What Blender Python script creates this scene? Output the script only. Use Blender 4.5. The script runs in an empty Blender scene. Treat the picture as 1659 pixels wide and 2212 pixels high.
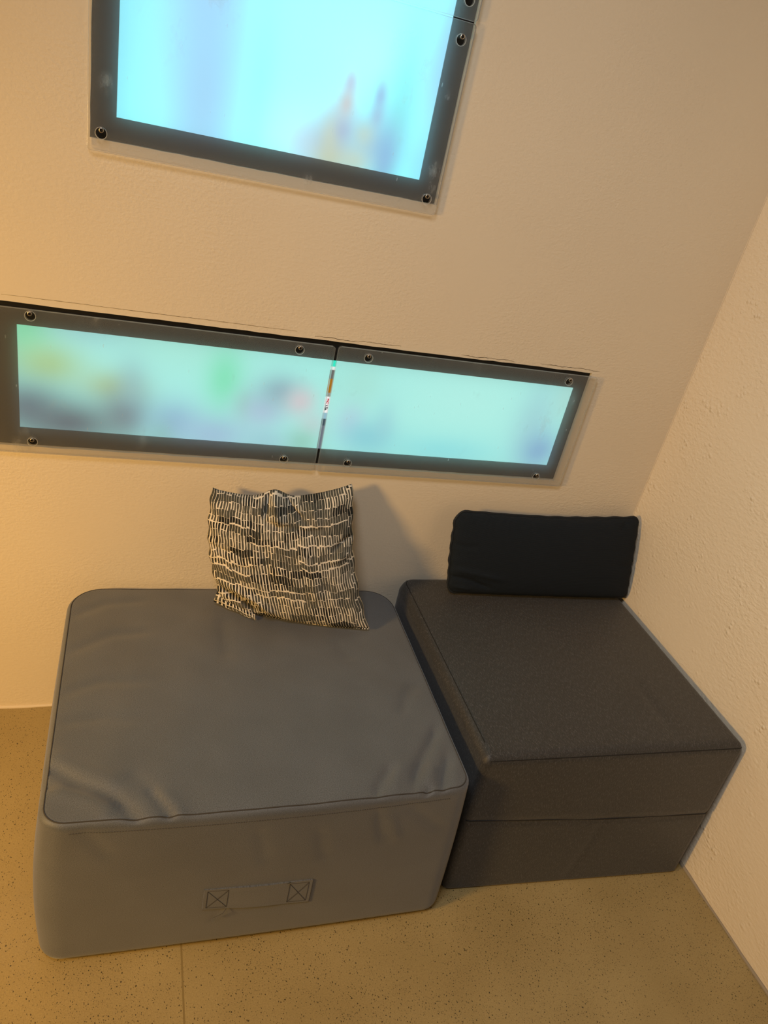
import bpy, bmesh, math, random
import numpy as np
from mathutils import Vector, Matrix

random.seed(7)
rng = np.random.default_rng(11)
scene = bpy.context.scene
COL = scene.collection

# ------------------------------------------------------------------ camera
FPX = 1587.2224
RC = np.array([[0.94271528, -0.26526882, 0.20228782],
               [0.04211329, -0.50689807, -0.86097666],
               [0.33092957, 0.82017486, -0.46668922]])
CAM = np.array([0.0, -1.54, 1.49765])
cam_data = bpy.data.cameras.new('camera')
cam_data.sensor_fit = 'VERTICAL'
cam_data.sensor_height = 36.0
cam_data.lens = FPX / 2212.0 * 36.0
cam_data.clip_start = 0.01
cam = bpy.data.objects.new('camera', cam_data)
m = Matrix.Identity(4)
for i in range(3):
    m[i][0] = RC[0][i]; m[i][1] = -RC[1][i]; m[i][2] = -RC[2][i]; m[i][3] = CAM[i]
cam.matrix_world = m
COL.objects.link(cam)
scene.camera = cam

# ------------------------------------------------------------------ world, lamps, exposure
world = bpy.data.worlds.new('world')
scene.world = world
world.use_nodes = True
world.node_tree.nodes['Background'].inputs[0].default_value = (1.0, 0.74, 0.44, 1)
world.node_tree.nodes['Background'].inputs[1].default_value = 0.035


def area_lamp(name, loc, target, size, power, color):
    d = bpy.data.lights.new(name, 'AREA')
    d.shape = 'DISK'; d.size = size; d.energy = power; d.color = color
    o = bpy.data.objects.new(name, d)
    o.location = loc
    o.rotation_euler = (Vector(target) - Vector(loc)).to_track_quat('-Z', 'Y').to_euler()
    COL.objects.link(o)
    return o


area_lamp('floor_lamp_warm', (-1.55, -1.25, 1.2), (-0.15, -0.3, 0.05), 0.32, 25, (1.0, 0.585, 0.18)).data.spread = math.radians(140)
area_lamp('cool_fill_light', (-0.35, -1.45, 2.62), (1.3, -0.55, 0.75), 0.7, 10.0, (0.97, 0.97, 1.0)).data.spread = math.radians(105)  # unseen fill, added to cool and brighten the right wall and ottoman tops

vs = scene.view_settings
vs.view_transform = 'Standard'
vs.look = 'None'
vs.exposure = 0.0
vs.gamma = 1.0
vs.use_curve_mapping = False


# ------------------------------------------------------------------ helpers
def smoothstep(a, b, x):
    t = np.clip((x - a) / (b - a), 0, 1)
    return t * t * (3 - 2 * t)


def srgb(r, g, b):
    f = lambda c: c / 12.92 if c <= 0.04045 else ((c + 0.055) / 1.055) ** 2.4
    return (f(r / 255), f(g / 255), f(b / 255), 1.0)


def link(o, parent=None):
    COL.objects.link(o)
    if parent is not None:
        o.parent = parent
    return o


def mesh_obj(name, verts, faces, mat=None, parent=None, smooth=False, uvs=None):
    me = bpy.data.meshes.new(name)
    me.from_pydata([tuple(map(float, v)) for v in verts], [], faces)
    if uvs is not None:
        ul = me.uv_layers.new(name='UVMap')
        flat = np.empty(len(me.loops) * 2)
        li = np.empty(len(me.loops), dtype=np.int64)
        me.loops.foreach_get('vertex_index', li)
        if len(uvs) == len(verts):
            flat = np.asarray(uvs, float)[li].ravel()
        else:
            flat = np.asarray(uvs, float).ravel()
        ul.data.foreach_set('uv', flat)
    if mat is not None:
        me.materials.append(mat)
    if smooth:
        me.polygons.foreach_set('use_smooth', [True] * len(me.polygons))
    me.update()
    return link(bpy.data.objects.new(name, me), parent)


def bm_obj(name, bm, mat, parent=None, smooth=False):
    me = bpy.data.meshes.new(name)
    bmesh.ops.recalc_face_normals(bm, faces=bm.faces[:])
    bm.to_mesh(me); bm.free()
    if mat is not None:
        me.materials.append(mat)
    if smooth:
        me.polygons.foreach_set('use_smooth', [True] * len(me.polygons))
    return link(bpy.data.objects.new(name, me), parent)


def empty(name, loc=(0, 0, 0)):
    o = bpy.data.objects.new(name, None)
    o.location = loc
    o.empty_display_size = 0.05
    return link(o)


def tag(o, label=None, cat=None, group=None, kind=None):
    if label: o['label'] = label
    if cat: o['category'] = cat
    if group: o['group'] = group
    if kind: o['kind'] = kind
    return o


def keep_world(o):
    """vertices are given in world space: cancel the parent's location"""
    if o.parent is not None:
        o.matrix_parent_inverse = Matrix.Translation(-o.parent.location)
    return o


def add_box(bm, c, s):
    g = bmesh.ops.create_cube(bm, size=1.0)
    bmesh.ops.scale(bm, vec=s, verts=g['verts'])
    bmesh.ops.translate(bm, vec=c, verts=g['verts'])
    return g['verts']


def tube(path, r, n=6, closed=False):
    P = [np.asarray(p, float) for p in path]
    N = len(P); verts = []; faces = []
    up = np.array([0, 0, 1.0])
    for i, p in enumerate(P):
        a = P[(i - 1) % N] if (closed or i > 0) else P[i]
        b = P[(i + 1) % N] if (closed or i < N - 1) else P[i]
        t = b - a; t = t / (np.linalg.norm(t) + 1e-12)
        s = np.cross(t, up)
        if np.linalg.norm(s) < 0.1:
            s = np.cross(t, np.array([0, 1.0, 0]))
        s /= np.linalg.norm(s)
        w = np.cross(s, t)
        rr = r[i] if hasattr(r, '__len__') else r
        for k in range(n):
            an = 2 * math.pi * k / n
            verts.append(p + rr * (math.cos(an) * s + math.sin(an) * w))
    segs = N if closed else N - 1
    for i in range(segs):
        j = (i + 1) % N
        for k in range(n):
            k2 = (k + 1) % n
            faces.append((i * n + k, i * n + k2, j * n + k2, j * n + k))
    if not closed:
        faces.append(tuple(range(n - 1, -1, -1)))
        faces.append(tuple((N - 1) * n + k for k in range(n)))
    return verts, faces


def merge(parts):
    V = []; F = []
    for v, f in parts:
        o = len(V)
        V += list(v)
        F += [tuple(i + o for i in q) for q in f]
    return V, F


def filled(name, outer, holes, y0, y1, bevel=0.0):
    """plate in the xz plane (outer polygon with holes), from y0 (front) to y1, as mesh data"""
    cu = bpy.data.curves.new(name, 'CURVE')
    cu.dimensions = '2D'; cu.fill_mode = 'BOTH'
    cu.extrude = abs(y1 - y0) / 2 - bevel
    cu.bevel_depth = bevel; cu.bevel_resolution = 1
    for poly in [outer] + holes:
        sp = cu.splines.new('POLY')
        sp.points.add(len(poly) - 1)
        for k, (x, z) in enumerate(poly):
            sp.points[k].co = (x, z, 0, 1)
        sp.use_cyclic_u = True
    tmp = bpy.data.objects.new(name, cu)
    COL.objects.link(tmp)
    dg = bpy.context.evaluated_depsgraph_get()
    me = bpy.data.meshes.new_from_object(tmp.evaluated_get(dg))
    bpy.data.objects.remove(tmp); bpy.data.curves.remove(cu)
    # curve space (x, z, n) -> world (x, y, z)
    me.transform(Matrix(((1, 0, 0, 0), (0, 0, -1, (y0 + y1) / 2), (0, 1, 0, 0), (0, 0, 0, 1))))
    me.materials.clear()
    for p in me.polygons:
        p.use_smooth = False
    return me


def rrect(x0, z0, x1, z1, r, n=5):
    pts = []
    for cx, cz, a0 in ((x1 - r, z1 - r, 0), (x0 + r, z1 - r, 90), (x0 + r, z0 + r, 180), (x1 - r, z0 + r, 270)):
        for k in range(n + 1):
            a = math.radians(a0 + 90 * k / n)
            pts.append((cx + r * math.cos(a), cz + r * math.sin(a)))
    return pts


def circle(cx, cz, r, n=24):
    return [(cx + r * math.cos(2 * math.pi * k / n), cz + r * math.sin(2 * math.pi * k / n)) for k in range(n)]


# ------------------------------------------------------------------ materials
class NT:
    def __init__(self, name):
        self.mat = bpy.data.materials.new(name)
        self.mat.use_nodes = True
        self.t = self.mat.node_tree
        self.b = self.t.nodes['Principled BSDF']
        self.out = self.t.nodes['Material Output']

    def n(self, kind, **kw):
        nd = self.t.nodes.new(kind)
        for k, v in kw.items():
            setattr(nd, k, v)
        return nd

    def l(self, a, b):
        self.t.links.new(a, b)

    def put(self, sock, v):
        if isinstance(v, bpy.types.NodeSocket):
            self.l(v, sock)
        else:
            sock.default_value = v

    def math(self, op, a, b=0.0, c=0.0):
        nd = self.n('ShaderNodeMath', operation=op)
        self.put(nd.inputs[0], a); self.put(nd.inputs[1], b); self.put(nd.inputs[2], c)
        return nd.outputs[0]

    def noise(self, vec, scale, detail=2.0, rough=0.5, dim='3D'):
        nd = self.n('ShaderNodeTexNoise', noise_dimensions=dim)
        if vec is not None: self.l(vec, nd.inputs['Vector'])
        nd.inputs['Scale'].default_value = scale
        nd.inputs['Detail'].default_value = detail
        nd.inputs['Roughness'].default_value = rough
        return nd.outputs['Fac']

    def ramp(self, fac, stops, interp='LINEAR'):
        nd = self.n('ShaderNodeValToRGB')
        nd.color_ramp.interpolation = interp
        els = nd.color_ramp.elements
        while len(els) < len(stops): els.new(0.5)
        for e, (p, c) in zip(els, stops):
            e.position = p
            e.color = c if len(c) == 4 else (*c, 1)
        self.l(fac, nd.inputs[0])
        return nd.outputs[0]

    def mix(self, fac, a, b, mode='MIX'):
        nd = self.n('ShaderNodeMix', data_type='RGBA', blend_type=mode)
        self.put(nd.inputs[0], fac); self.put(nd.inputs[6], a); self.put(nd.inputs[7], b)
        return nd.outputs[2]

    def mapping(self, vec, scale=(1, 1, 1), rot=(0, 0, 0), loc=(0, 0, 0)):
        nd = self.n('ShaderNodeMapping')
        self.l(vec, nd.inputs[0])
        nd.inputs['Location'].default_value = loc
        nd.inputs['Rotation'].default_value = rot
        nd.inputs['Scale'].default_value = scale
        return nd.outputs[0]

    def bump(self, h, strength, dist):
        nd = self.n('ShaderNodeBump')
        nd.inputs['Strength'].default_value = strength
        nd.inputs['Distance'].default_value = dist
        self.l(h, nd.inputs['Height'])
        self.l(nd.outputs[0], self.b.inputs['Normal'])
        return nd.outputs[0]

    def coord(self, which='Object'):
        return self.n('ShaderNodeTexCoord').outputs[which]


def plain(name, col, rough=0.6, metal=0.0, spec=0.5):
    t = NT(name)
    t.b.inputs['Base Color'].default_value = col
    t.b.inputs['Roughness'].default_value = rough
    t.b.inputs['Metallic'].default_value = metal
    t.b.inputs['Specular IOR Level'].default_value = spec
    return t.mat


def mat_wall(name, coarse):
    t = NT(name)
    c = t.coord()
    big = t.noise(c, 1.7, 3)
    col = t.ramp(big, [(0.3, (0.735, 0.645, 0.50)), (0.7, (0.775, 0.685, 0.535))])
    t.l(col, t.b.inputs['Base Color'])
    t.b.inputs['Roughness'].default_value = 0.62
    t.b.inputs['Specular IOR Level'].default_value = 0.3
    h1 = t.noise(c, 210 if not coarse else 150, 3, 0.55)
    h2 = t.noise(t.mapping(c, (1, 1, 1.8)), 95 if not coarse else 75, 2)
    region = t.ramp(t.noise(c, 2.6, 2), [(0.35, (0.25, 0.25, 0.25)), (0.65, (1, 1, 1))])
    h = t.math('ADD', t.math('MULTIPLY', h1, 0.6), t.math('MULTIPLY', h2, 0.9))
    if coarse:
        lumps = t.n('ShaderNodeTexVoronoi'); t.l(c, lumps.inputs['Vector']); lumps.inputs['Scale'].default_value = 75
        lm = t.ramp(lumps.outputs['Distance'], [(0.1, (1, 1, 1)), (0.45, (0, 0, 0))])
        sp = t.ramp(t.noise(c, 19, 2), [(0.55, (0, 0, 0)), (0.68, (1, 1, 1))])
        h = t.math('ADD', h, t.math('MULTIPLY', t.math('MULTIPLY', lm, sp), 0.9))
    h = t.math('MULTIPLY', h, region)
    t.bump(h, 0.9 if not coarse else 1.0, 0.0014 if not coarse else 0.0026)
    return t.mat


def mat_floor():
    t = NT('speckled_linoleum')
    c = t.coord()
    base = t.ramp(t.noise(c, 5.5, 4), [(0.3, (0.335, 0.250, 0.105)), (0.7, (0.395, 0.300, 0.132))])
    fine = t.ramp(t.noise(c, 420, 2), [(0.3, (0.86, 0.86, 0.86)), (0.7, (1.08, 1.08, 1.08))])
    base = t.mix(1.0, base, fine, 'MULTIPLY')
    dens = t.ramp(t.noise(c, 4.2, 3), [(0.32, (0.55, 0.55, 0.55)), (0.60, (1, 1, 1))])
    warp = t.n('ShaderNodeVectorMath', operation='ADD')
    wn = t.n('ShaderNodeTexNoise'); t.l(c, wn.inputs['Vector']); wn.inputs['Scale'].default_value = 260
    sc = t.n('ShaderNodeVectorMath', operation='SCALE'); t.l(wn.outputs['Color'], sc.inputs[0]); sc.inputs['Scale'].default_value = 0.0035
    t.l(c, warp.inputs[0]); t.l(sc.outputs[0], warp.inputs[1])
    col = base
    for scale, rad, thr, dark in ((155, 0.175, 0.46, (0.030, 0.022, 0.012, 1)), (310, 0.23, 0.46, (0.075, 0.052, 0.022, 1)), (80, 0.105, 0.64, (0.018, 0.014, 0.009, 1))):
        v = t.n('ShaderNodeTexVoronoi', voronoi_dimensions='2D')
        t.l(t.mapping(warp.outputs[0], (1, 0.75, 1), (0, 0, 0.5)), v.inputs['Vector'])
        v.inputs['Scale'].default_value = scale
        sep = t.n('ShaderNodeSeparateColor'); t.l(v.outputs['Color'], sep.inputs[0])
        pick = t.math('GREATER_THAN', t.math('MULTIPLY', sep.outputs[0], dens), thr)
        size = t.math('MULTIPLY', sep.outputs[1], rad)
        dot = t.math('MULTIPLY', pick, t.math('LESS_THAN', v.outputs['Distance'], size))
        col = t.mix(t.math('MULTIPLY', dot, 0.85), col, dark)
    t.l(col, t.b.inputs['Base Color'])
    rr = t.ramp(t.noise(c, 9, 3), [(0.3, (0.30, 0.30, 0.30)), (0.7, (0.38, 0.38, 0.38))])
    t.l(rr, t.b.inputs['Roughness'])
    t.b.inputs['Specular IOR Level'].default_value = 0.5
    t.bump(t.noise(c, 300, 2), 0.15, 0.0006)
    return t.mat


def mat_fabric(name, dark, light, weave=(900, 220), rot=0.0, rough=0.62, spec=0.5, sheen=0.2, streak=0.0, bump=0.25):
    t = NT(name)
    uv = t.coord('UV')
    a = t.noise(t.mapping(uv, (weave[1], weave[0], 1), (0, 0, rot)), 1.0, 3, 0.65, '2D')
    b = t.noise(t.mapping(uv, (weave[0], weave[1], 1), (0, 0, rot)), 1.0, 2, 0.6, '2D')
    big = t.noise(t.mapping(uv, (9, 9, 1)), 1.0, 2, 0.5, '2D')
    f = t.math('ADD', t.math('MULTIPLY', a, 0.6), t.math('MULTIPLY', b, 0.4))
    col = t.ramp(f, [(0.41, dark), (0.59, light)])
    col = t.mix(1.0, col, t.ramp(big, [(0.3, (0.92, 0.92, 0.92)), (0.7, (1.06, 1.06, 1.06))]), 'MULTIPLY')
    if streak > 0:
        s = t.noise(t.mapping(uv, (620, 105, 1), (0, 0, 0.32)), 1.0, 2, 0.6, '2D')
        sm = t.ramp(s, [(0.56, (0, 0, 0)), (0.72, (1, 1, 1))])
        col = t.mix(t.math('MULTIPLY', sm, streak), col, (0.115, 0.115, 0.118, 1))
    t.l(col, t.b.inputs['Base Color'])
    t.b.inputs['Roughness'].default_value = rough
    t.b.inputs['Specular IOR Level'].default_value = spec
    t.b.inputs['Sheen Weight'].default_value = sheen
    t.b.inputs['Sheen Roughness'].default_value = 0.5
    t.bump(f, bump, 0.0006)
    return t.mat


def mat_knit():
    t = NT('black_knit')
    uv = t.coord('UV')
    w = t.n('ShaderNodeTexWave', wave_type='BANDS', bands_direction='Y')
    t.l(t.mapping(uv, (1, 1, 1)), w.inputs['Vector']); w.inputs['Scale'].default_value = 62
    w.inputs['Distortion'].default_value = 1.2; w.inputs['Detail'].default_value = 2; w.inputs['Detail Scale'].default_value = 3
    w2 = t.n('ShaderNodeTexWave', wave_type='BANDS', bands_direction='X')
    t.l(uv, w2.inputs['Vector']); w2.inputs['Scale'].default_value = 75; w2.inputs['Distortion'].default_value = 1.0
    f = t.math('ADD', t.math('MULTIPLY', w.outputs['Fac'], 0.7), t.math('MULTIPLY', w2.outputs['Fac'], 0.3))
    col = t.ramp(f, [(0.2, (0.0045, 0.0075, 0.0115)), (0.9, (0.013, 0.020, 0.029))])
    t.l(col, t.b.inputs['Base Color'])
    t.b.inputs['Roughness'].default_value = 0.85
    t.b.inputs['Specular IOR Level'].default_value = 0.25
    t.bump(f, 0.6, 0.0012)
    return t.mat


def mat_pattern():
    """rows of short brush strokes, charcoal and black on cream"""
    t = NT('brush_stroke_print')
    uv = t.coord('UV')
    s = t.n('ShaderNodeSeparateXYZ'); t.l(uv, s.inputs[0])
    U, V = s.outputs[0], s.outputs[1]
    wob = t.noise(t.mapping(uv, (3.5, 2.5, 1)), 1.0, 2, 0.5, '2D')
    wob2 = t.noise(t.mapping(uv, (60, 14, 1)), 1.0, 1, 0.5, '2D')

    def wn(a, b, c=0.0):
        cmb = t.n('ShaderNodeCombineXYZ')
        t.put(cmb.inputs[0], a); t.put(cmb.inputs[1], b); t.put(cmb.inputs[2], c)
        nd = t.n('ShaderNodeTexWhiteNoise', noise_dimensions='3D')
        t.l(cmb.outputs[0], nd.inputs['Vector'])
        return nd.outputs['Value']

    st = t.math('ADD', t.math('MULTIPLY', U, 54.0), t.math('MULTIPLY', wob2, 0.45))
    sid = t.math('FLOOR', st)
    fs = t.math('FRACT', st)
    blk = t.math('FLOOR', t.math('ADD', t.math('MULTIPLY', U, 3.0), t.math('MULTIPLY', wob, 0.35)))
    jit = t.math('MULTIPLY', wn(sid, 7.7), 0.24)
    rc = t.math('ADD', t.math('ADD', t.math('MULTIPLY', V, 17.0), jit), t.math('ADD', t.math('MULTIPLY', wn(blk, 3.3), 1.0), t.math('MULTIPLY', wob, 2.0)))
    row = t.math('FLOOR', rc)
    fr = t.math('FRACT', rc)
    clus = t.math('FLOOR', t.math('DIVIDE', t.math('ADD', sid, t.math('MULTIPLY', wn(row, blk, 9.1), 7.0)), 8.0))
    cr = wn(clus, row, 4.4)
    dense = t.math('GREATER_THAN', cr, 0.64)
    gap = t.math('ADD', 0.25, t.math('MULTIPLY', wn(sid, row, 2.2), 0.16))
    gap = t.math('MULTIPLY', gap, t.math('SUBTRACT', 1.0, t.math('MULTIPLY', dense, 0.72)))
    shift = t.math('MULTIPLY', wn(sid, row, 3.9), 0.12)
    bare = t.math('MULTIPLY', t.math('GREATER_THAN', wn(row, blk, 12.0), 0.74), 0.13)
    end = t.math('ADD', bare, t.math('MULTIPLY', t.math('POWER', wn(sid, row, 5.5), 3.0), 0.16))
    ink = t.math('MULTIPLY', t.math('MULTIPLY', t.math('GREATER_THAN', fs, t.math('ADD', gap, t.math('MULTIPLY', shift, 0.4))), t.math('LESS_THAN', fs, t.math('SUBTRACT', 1.02, t.math('MULTIPLY', shift, 0.5)))), t.math('GREATER_THAN', fr, end))
    tone = wn(clus, row, 8.8)
    inkc = t.ramp(tone, [(0.0, (0.014, 0.016, 0.016)), (0.22, (0.020, 0.022, 0.021)), (0.3, (0.055, 0.058, 0.050)), (1.0, (0.095, 0.093, 0.078))])
    inkc = t.mix(1.0, inkc, t.ramp(t.noise(t.mapping(uv, (300, 40, 1)), 1.0, 2, 0.6, '2D'), [(0.3, (0.75, 0.75, 0.75)), (0.7, (1.25, 1.25, 1.25))]), 'MULTIPLY')
    cream = t.ramp(wob2, [(0.2, (0.70, 0.63, 0.52)), (0.8, (0.78, 0.71, 0.60))])
    t.l(t.mix(ink, cream, inkc), t.b.inputs['Base Color'])
    t.b.inputs['Roughness'].default_value = 0.85
    t.b.inputs['Specular IOR Level'].default_value = 0.2
    t.bump(t.noise(t.mapping(uv, (700, 700, 1)), 1.0, 1, 0.5, '2D'), 0.15, 0.0004)
    return t.mat


def mat_acrylic(name, edge=False):
    t = NT(name)
    t.t.nodes.remove(t.b)
    c = t.coord()
    tr = t.n('ShaderNodeBsdfTransparent')
    tl = t.n('ShaderNodeBsdfTranslucent')
    df = t.n('ShaderNodeBsdfDiffuse')
    gl = t.n('ShaderNodeBsdfGlossy')
    tr.inputs[0].default_value = (1, 1, 1, 1)
    tl.inputs[0].default_value = (0.92, 0.95, 0.96, 1)
    df.inputs[0].default_value = (0.85, 0.86, 0.86, 1)
    gl.inputs['Roughness'].default_value = 0.12
    # smudges, finger marks and fine scratches scatter more light
    sm = t.ramp(t.noise(t.mapping(c, (1, 1, 0.6)), 19, 3, 0.6), [(0.60, (0, 0, 0)), (0.76, (1, 1, 1))])
    reg = t.ramp(t.noise(c, 5.5, 2), [(0.52, (0, 0, 0)), (0.68, (1, 1, 1))])
    sm = t.math('MULTIPLY', sm, reg)
    # finger smears left on the upper sheet beside the bolts
    streaks = t.ramp(t.noise(t.mapping(c, (1, 1, 0.45), (0, 0.4, 0)), 130, 4, 0.65), [(0.42, (0, 0, 0)), (0.72, (1, 1, 1))])
    for cx, cz, rad in ((-0.064, 1.447, 0.021), (0.554, 1.418, 0.024), (0.557, 1.388, 0.015), (0.548, 1.553, 0.011), (0.305, 1.359, 0.016)):
        ds = t.n('ShaderNodeVectorMath', operation='DISTANCE')
        t.l(t.mapping(c, (1.5, 0, 1)), ds.inputs[0]); ds.inputs[1].default_value = (cx * 1.5, 0, cz)
        fall = t.math('MAXIMUM', t.math('SUBTRACT', 1.0, t.math('DIVIDE', ds.outputs['Value'], rad)), 0.0)
        sm = t.math('ADD', sm, t.math('MULTIPLY', t.math('MULTIPLY', fall, streaks), 1.5))
    v = t.n('ShaderNodeTexVoronoi'); t.l(t.mapping(c, (1, 1, 0.3), (0, 0.5, 0)), v.inputs['Vector']); v.inputs['Scale'].default_value = 42
    spk = t.math('LESS_THAN', v.outputs['Distance'], 0.048)
    dirt = t.math('MINIMUM', t.math('ADD', t.math('MULTIPLY', sm, 0.40), t.math('MULTIPLY', spk, 0.35)), 0.5)
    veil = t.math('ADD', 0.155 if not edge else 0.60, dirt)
    m1 = t.n('ShaderNodeMixShader'); m1.inputs[0].default_value = 0.25
    t.l(tl.outputs[0], m1.inputs[1]); t.l(df.outputs[0], m1.inputs[2])
    m2 = t.n('ShaderNodeMixShader'); t.l(veil, m2.inputs[0])
    t.l(tr.outputs[0], m2.inputs[1]); t.l(m1.outputs[0], m2.inputs[2])
    fz = t.n('ShaderNodeFresnel'); fz.inputs[0].default_value = 1.3
    m3 = t.n('ShaderNodeMixShader'); t.l(t.math('MULTIPLY', fz.outputs[0], 0.5), m3.inputs[0])
    t.l(m2.outputs[0], m3.inputs[1]); t.l(gl.outputs[0], m3.inputs[2])
    t.l(m3.outputs[0], t.out.inputs[0])
    return t.mat


def mat_picture(gain):
    t = NT('screen_picture')
    t.t.nodes.remove(t.b)
    at = t.n('ShaderNodeAttribute', attribute_name='picture')
    em = t.n('ShaderNodeEmission'); em.inputs['Strength'].default_value = gain
    t.l(at.outputs['Color'], em.inputs[0])
    t.l(em.outputs[0], t.out.inputs[0])
    return t.mat


M_WALL = mat_wall('cream_plaster', False)
M_WALLR = mat_wall('cream_plaster_rough', True)
M_FLOOR = mat_floor()
M_CEIL = plain('ceiling_paint', (0.72, 0.68, 0.60, 1), 0.8)
M_CAULK = plain('grey_sealant', (0.30, 0.25, 0.18, 1), 0.5)
M_CAULK2 = plain('cream_sealant', (0.70, 0.60, 0.45, 1), 0.5)
M_SEAM = plain('floor_weld', (0.25, 0.18, 0.065, 1), 0.4)
M_BLACK = plain('black_bezel', (0.006, 0.006, 0.007, 1), 0.5, spec=0.3)
M_CRACK = plain('paint_crack', (0.04, 0.032, 0.024, 1), 0.9)
M_STEEL = plain('bolt_steel', (0.55, 0.50, 0.44, 1), 0.32, 1.0)
M_SOCKET = plain('bolt_socket', (0.03, 0.026, 0.022, 1), 0.6, 0.6)
M_ACR = mat_acrylic('frosted_acrylic')
M_ACRE = mat_acrylic('frosted_acrylic_lit_edge', True)  # screen light caught along the sheet edges, painted in as whiter scatter
M_GREY = mat_fabric('grey_melange', (0.040, 0.046, 0.055, 1), (0.116, 0.131, 0.153, 1), (1500, 520), 0.0, 0.58, 0.8, 0.3, 0.0, 0.4)
M_DARK = mat_fabric('charcoal_melange', (0.008, 0.0085, 0.0095, 1), (0.028, 0.0295, 0.033, 1), (800, 240), 0.0, 0.58, 0.6, 0.15, 0.6)
M_THREAD = plain('grey_thread', (0.045, 0.041, 0.037, 1), 0.85)
M_THREAD2 = plain('grey_topstitch', (0.050, 0.047, 0.044, 1), 0.85)
M_THREADD = plain('charcoal_thread', (0.008, 0.0075, 0.007, 1), 0.85)
M_KNIT = mat_knit()
M_PIPING = plain('black_piping', (0.005, 0.008, 0.012, 1), 0.8)
M_PRINT = mat_pattern()

# ------------------------------------------------------------------ the room
XR = 1.377           # right wall
H_ROOM = 2.75
UP = dict(x0=-0.0885, x1=0.5765, z0=1.3570, z1=1.995)      # opening of the upper screen
LO = dict(x0=-0.280, x1=1.0815, z0=0.7420, z1=1.0455)      # opening of the lower screen


def ragged(r, amp):
    pts = []
    cs = [(r['x0'], r['z0']), (r['x1'], r['z0']), (r['x1'], r['z1']), (r['x0'], r['z1'])]
    for k in range(4):
        a = np.array(cs[k]); b = np.array(cs[(k + 1) % 4])
        n = int(np.linalg.norm(b - a) / 0.025)
        for i in range(n):
            p = a + (b - a) * i / n
            j = 0 if i == 0 else amp
            pts.append((p[0] + random.uniform(-j, j), p[1] + random.uniform(-j, j)))
    return pts


outer = [(-2.6, 0.0), (XR, 0.0), (XR, H_ROOM), (-2.6, H_ROOM)]
wm = filled('wall_back', outer, [ragged(UP, 0.0005), ragged(LO, 0.0008)], 0.0, 0.12)
wm.materials.append(M_WALL)
wall_back = tag(link(bpy.data.objects.new('wall_back', wm)), 'cream plastered wall holding the recessed screens', kind='structure')

bm = bmesh.new(); add_box(bm, (XR + 0.06, -1.44, H_ROOM / 2), (0.12, 3.12, H_ROOM))
wall_right = tag(bm_obj('wall_right', bm, M_WALLR), 'rough cream plastered wall on the right', kind='structure')
bm = bmesh.new(); add_box(bm, (-0.6, -1.44, H_ROOM + 0.05), (4.1, 3.12, 0.1))
tag(bm_obj('ceiling', bm, M_CEIL), 'pale painted ceiling', kind='structure')

floor = tag(empty('floor'), 'tan speckled linoleum floor', kind='structure')
SEAMX = 0.139
for x0, x1 in ((-2.6, SEAMX - 0.0018), (SEAMX + 0.0018, XR)):
    bm = bmesh.new(); add_box(bm, ((x0 + x1) / 2, -1.44, -0.02), (x1 - x0, 3.12, 0.04))
    bm_obj('linoleum_sheet', bm, M_FLOOR, floor)
bm = bmesh.new(); add_box(bm, (SEAMX, -1.44, -0.0201), (0.0036, 3.12, 0.04))
bm_obj('weld_seam', bm, M_SEAM, floor)

# sealant beads where floor and walls meet
p = [(XR - 0.001, -0.05 - 0.04 * i, 0.0005 + 0.0008 * math.sin(i * 1.7)) for i in range(72)]
v, f = tube(p, [0.0042 + 0.0010 * math.sin(i * 0.9) for i in range(72)], 8)
tag(mesh_obj('baseboard_right', v, f, M_CAULK, smooth=True), 'thin grey sealant bead along the right wall', kind='structure')
p = [(-2.5 + 0.04 * i, -0.001, 0.001 + 0.001 * math.sin(i * 1.3)) for i in range(96)]
v, f = tube(p, [0.0040 + 0.0012 * math.sin(i * 0.7) for i in range(96)], 8)
tag(mesh_obj('baseboard_back', v, f, M_CAULK2, smooth=True), 'pale sealant bead along the back wall', kind='structure')
p = [(XR - 0.0005, -0.0005, 0.05 + 0.015 * i) for i in range(178)]
v, f = tube(p, [0.0012 + 0.0009 * random.random() for i in range(178)], 6)
tag(mesh_obj('trim_1', v, f, M_CAULK2, smooth=True), 'rough paint bead in the wall corner', kind='structure')


# cracked paint along the top of the lower opening
def crack(x0, x1, zf, amp, w):
    n = max(4, int((x1 - x0) / 0.006)); V = []; F = []
    z = 0.0
    for i in range(n + 1):
        x = x0 + (x1 - x0) * i / n
        z = z * 0.8 + random.uniform(-amp, amp)
        ww = w * (0.35 + random.random()) * min(1, 6 * i / n + 0.1, 6 * (n - i) / n + 0.1)
        zc = zf + z
        V += [(x, -0.0006, zc - ww), (x, -0.0006, zc + ww), (x, 0.001, zc + ww), (x, 0.001, zc - ww)]
    for i in range(n):
        a = i * 4; b = a + 4
        F += [(a, b, b + 1, a + 1), (a + 1, b + 1, b + 2, a + 2), (a + 3, a, b, b + 3)]
    return V, F


for x0, x1, dz, amp, w in ((0.37, 0.47, 0.0065, 0.0011, 0.0004), (0.47, 0.57, 0.0075, 0.0009, 0.0003), (0.72, 0.86, 0.006, 0.0012, 0.00035),
                           (0.93, 1.10, 0.0072, 0.0010, 0.0004), (-0.24, 0.33, 0.0125, 0.0002, 0.00022)):
    v, f = crack(x0, x1, LO['z1'] + dz, amp, w)
    mesh_obj('paint_crack', v, f, M_CRACK, wall_back)


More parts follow.
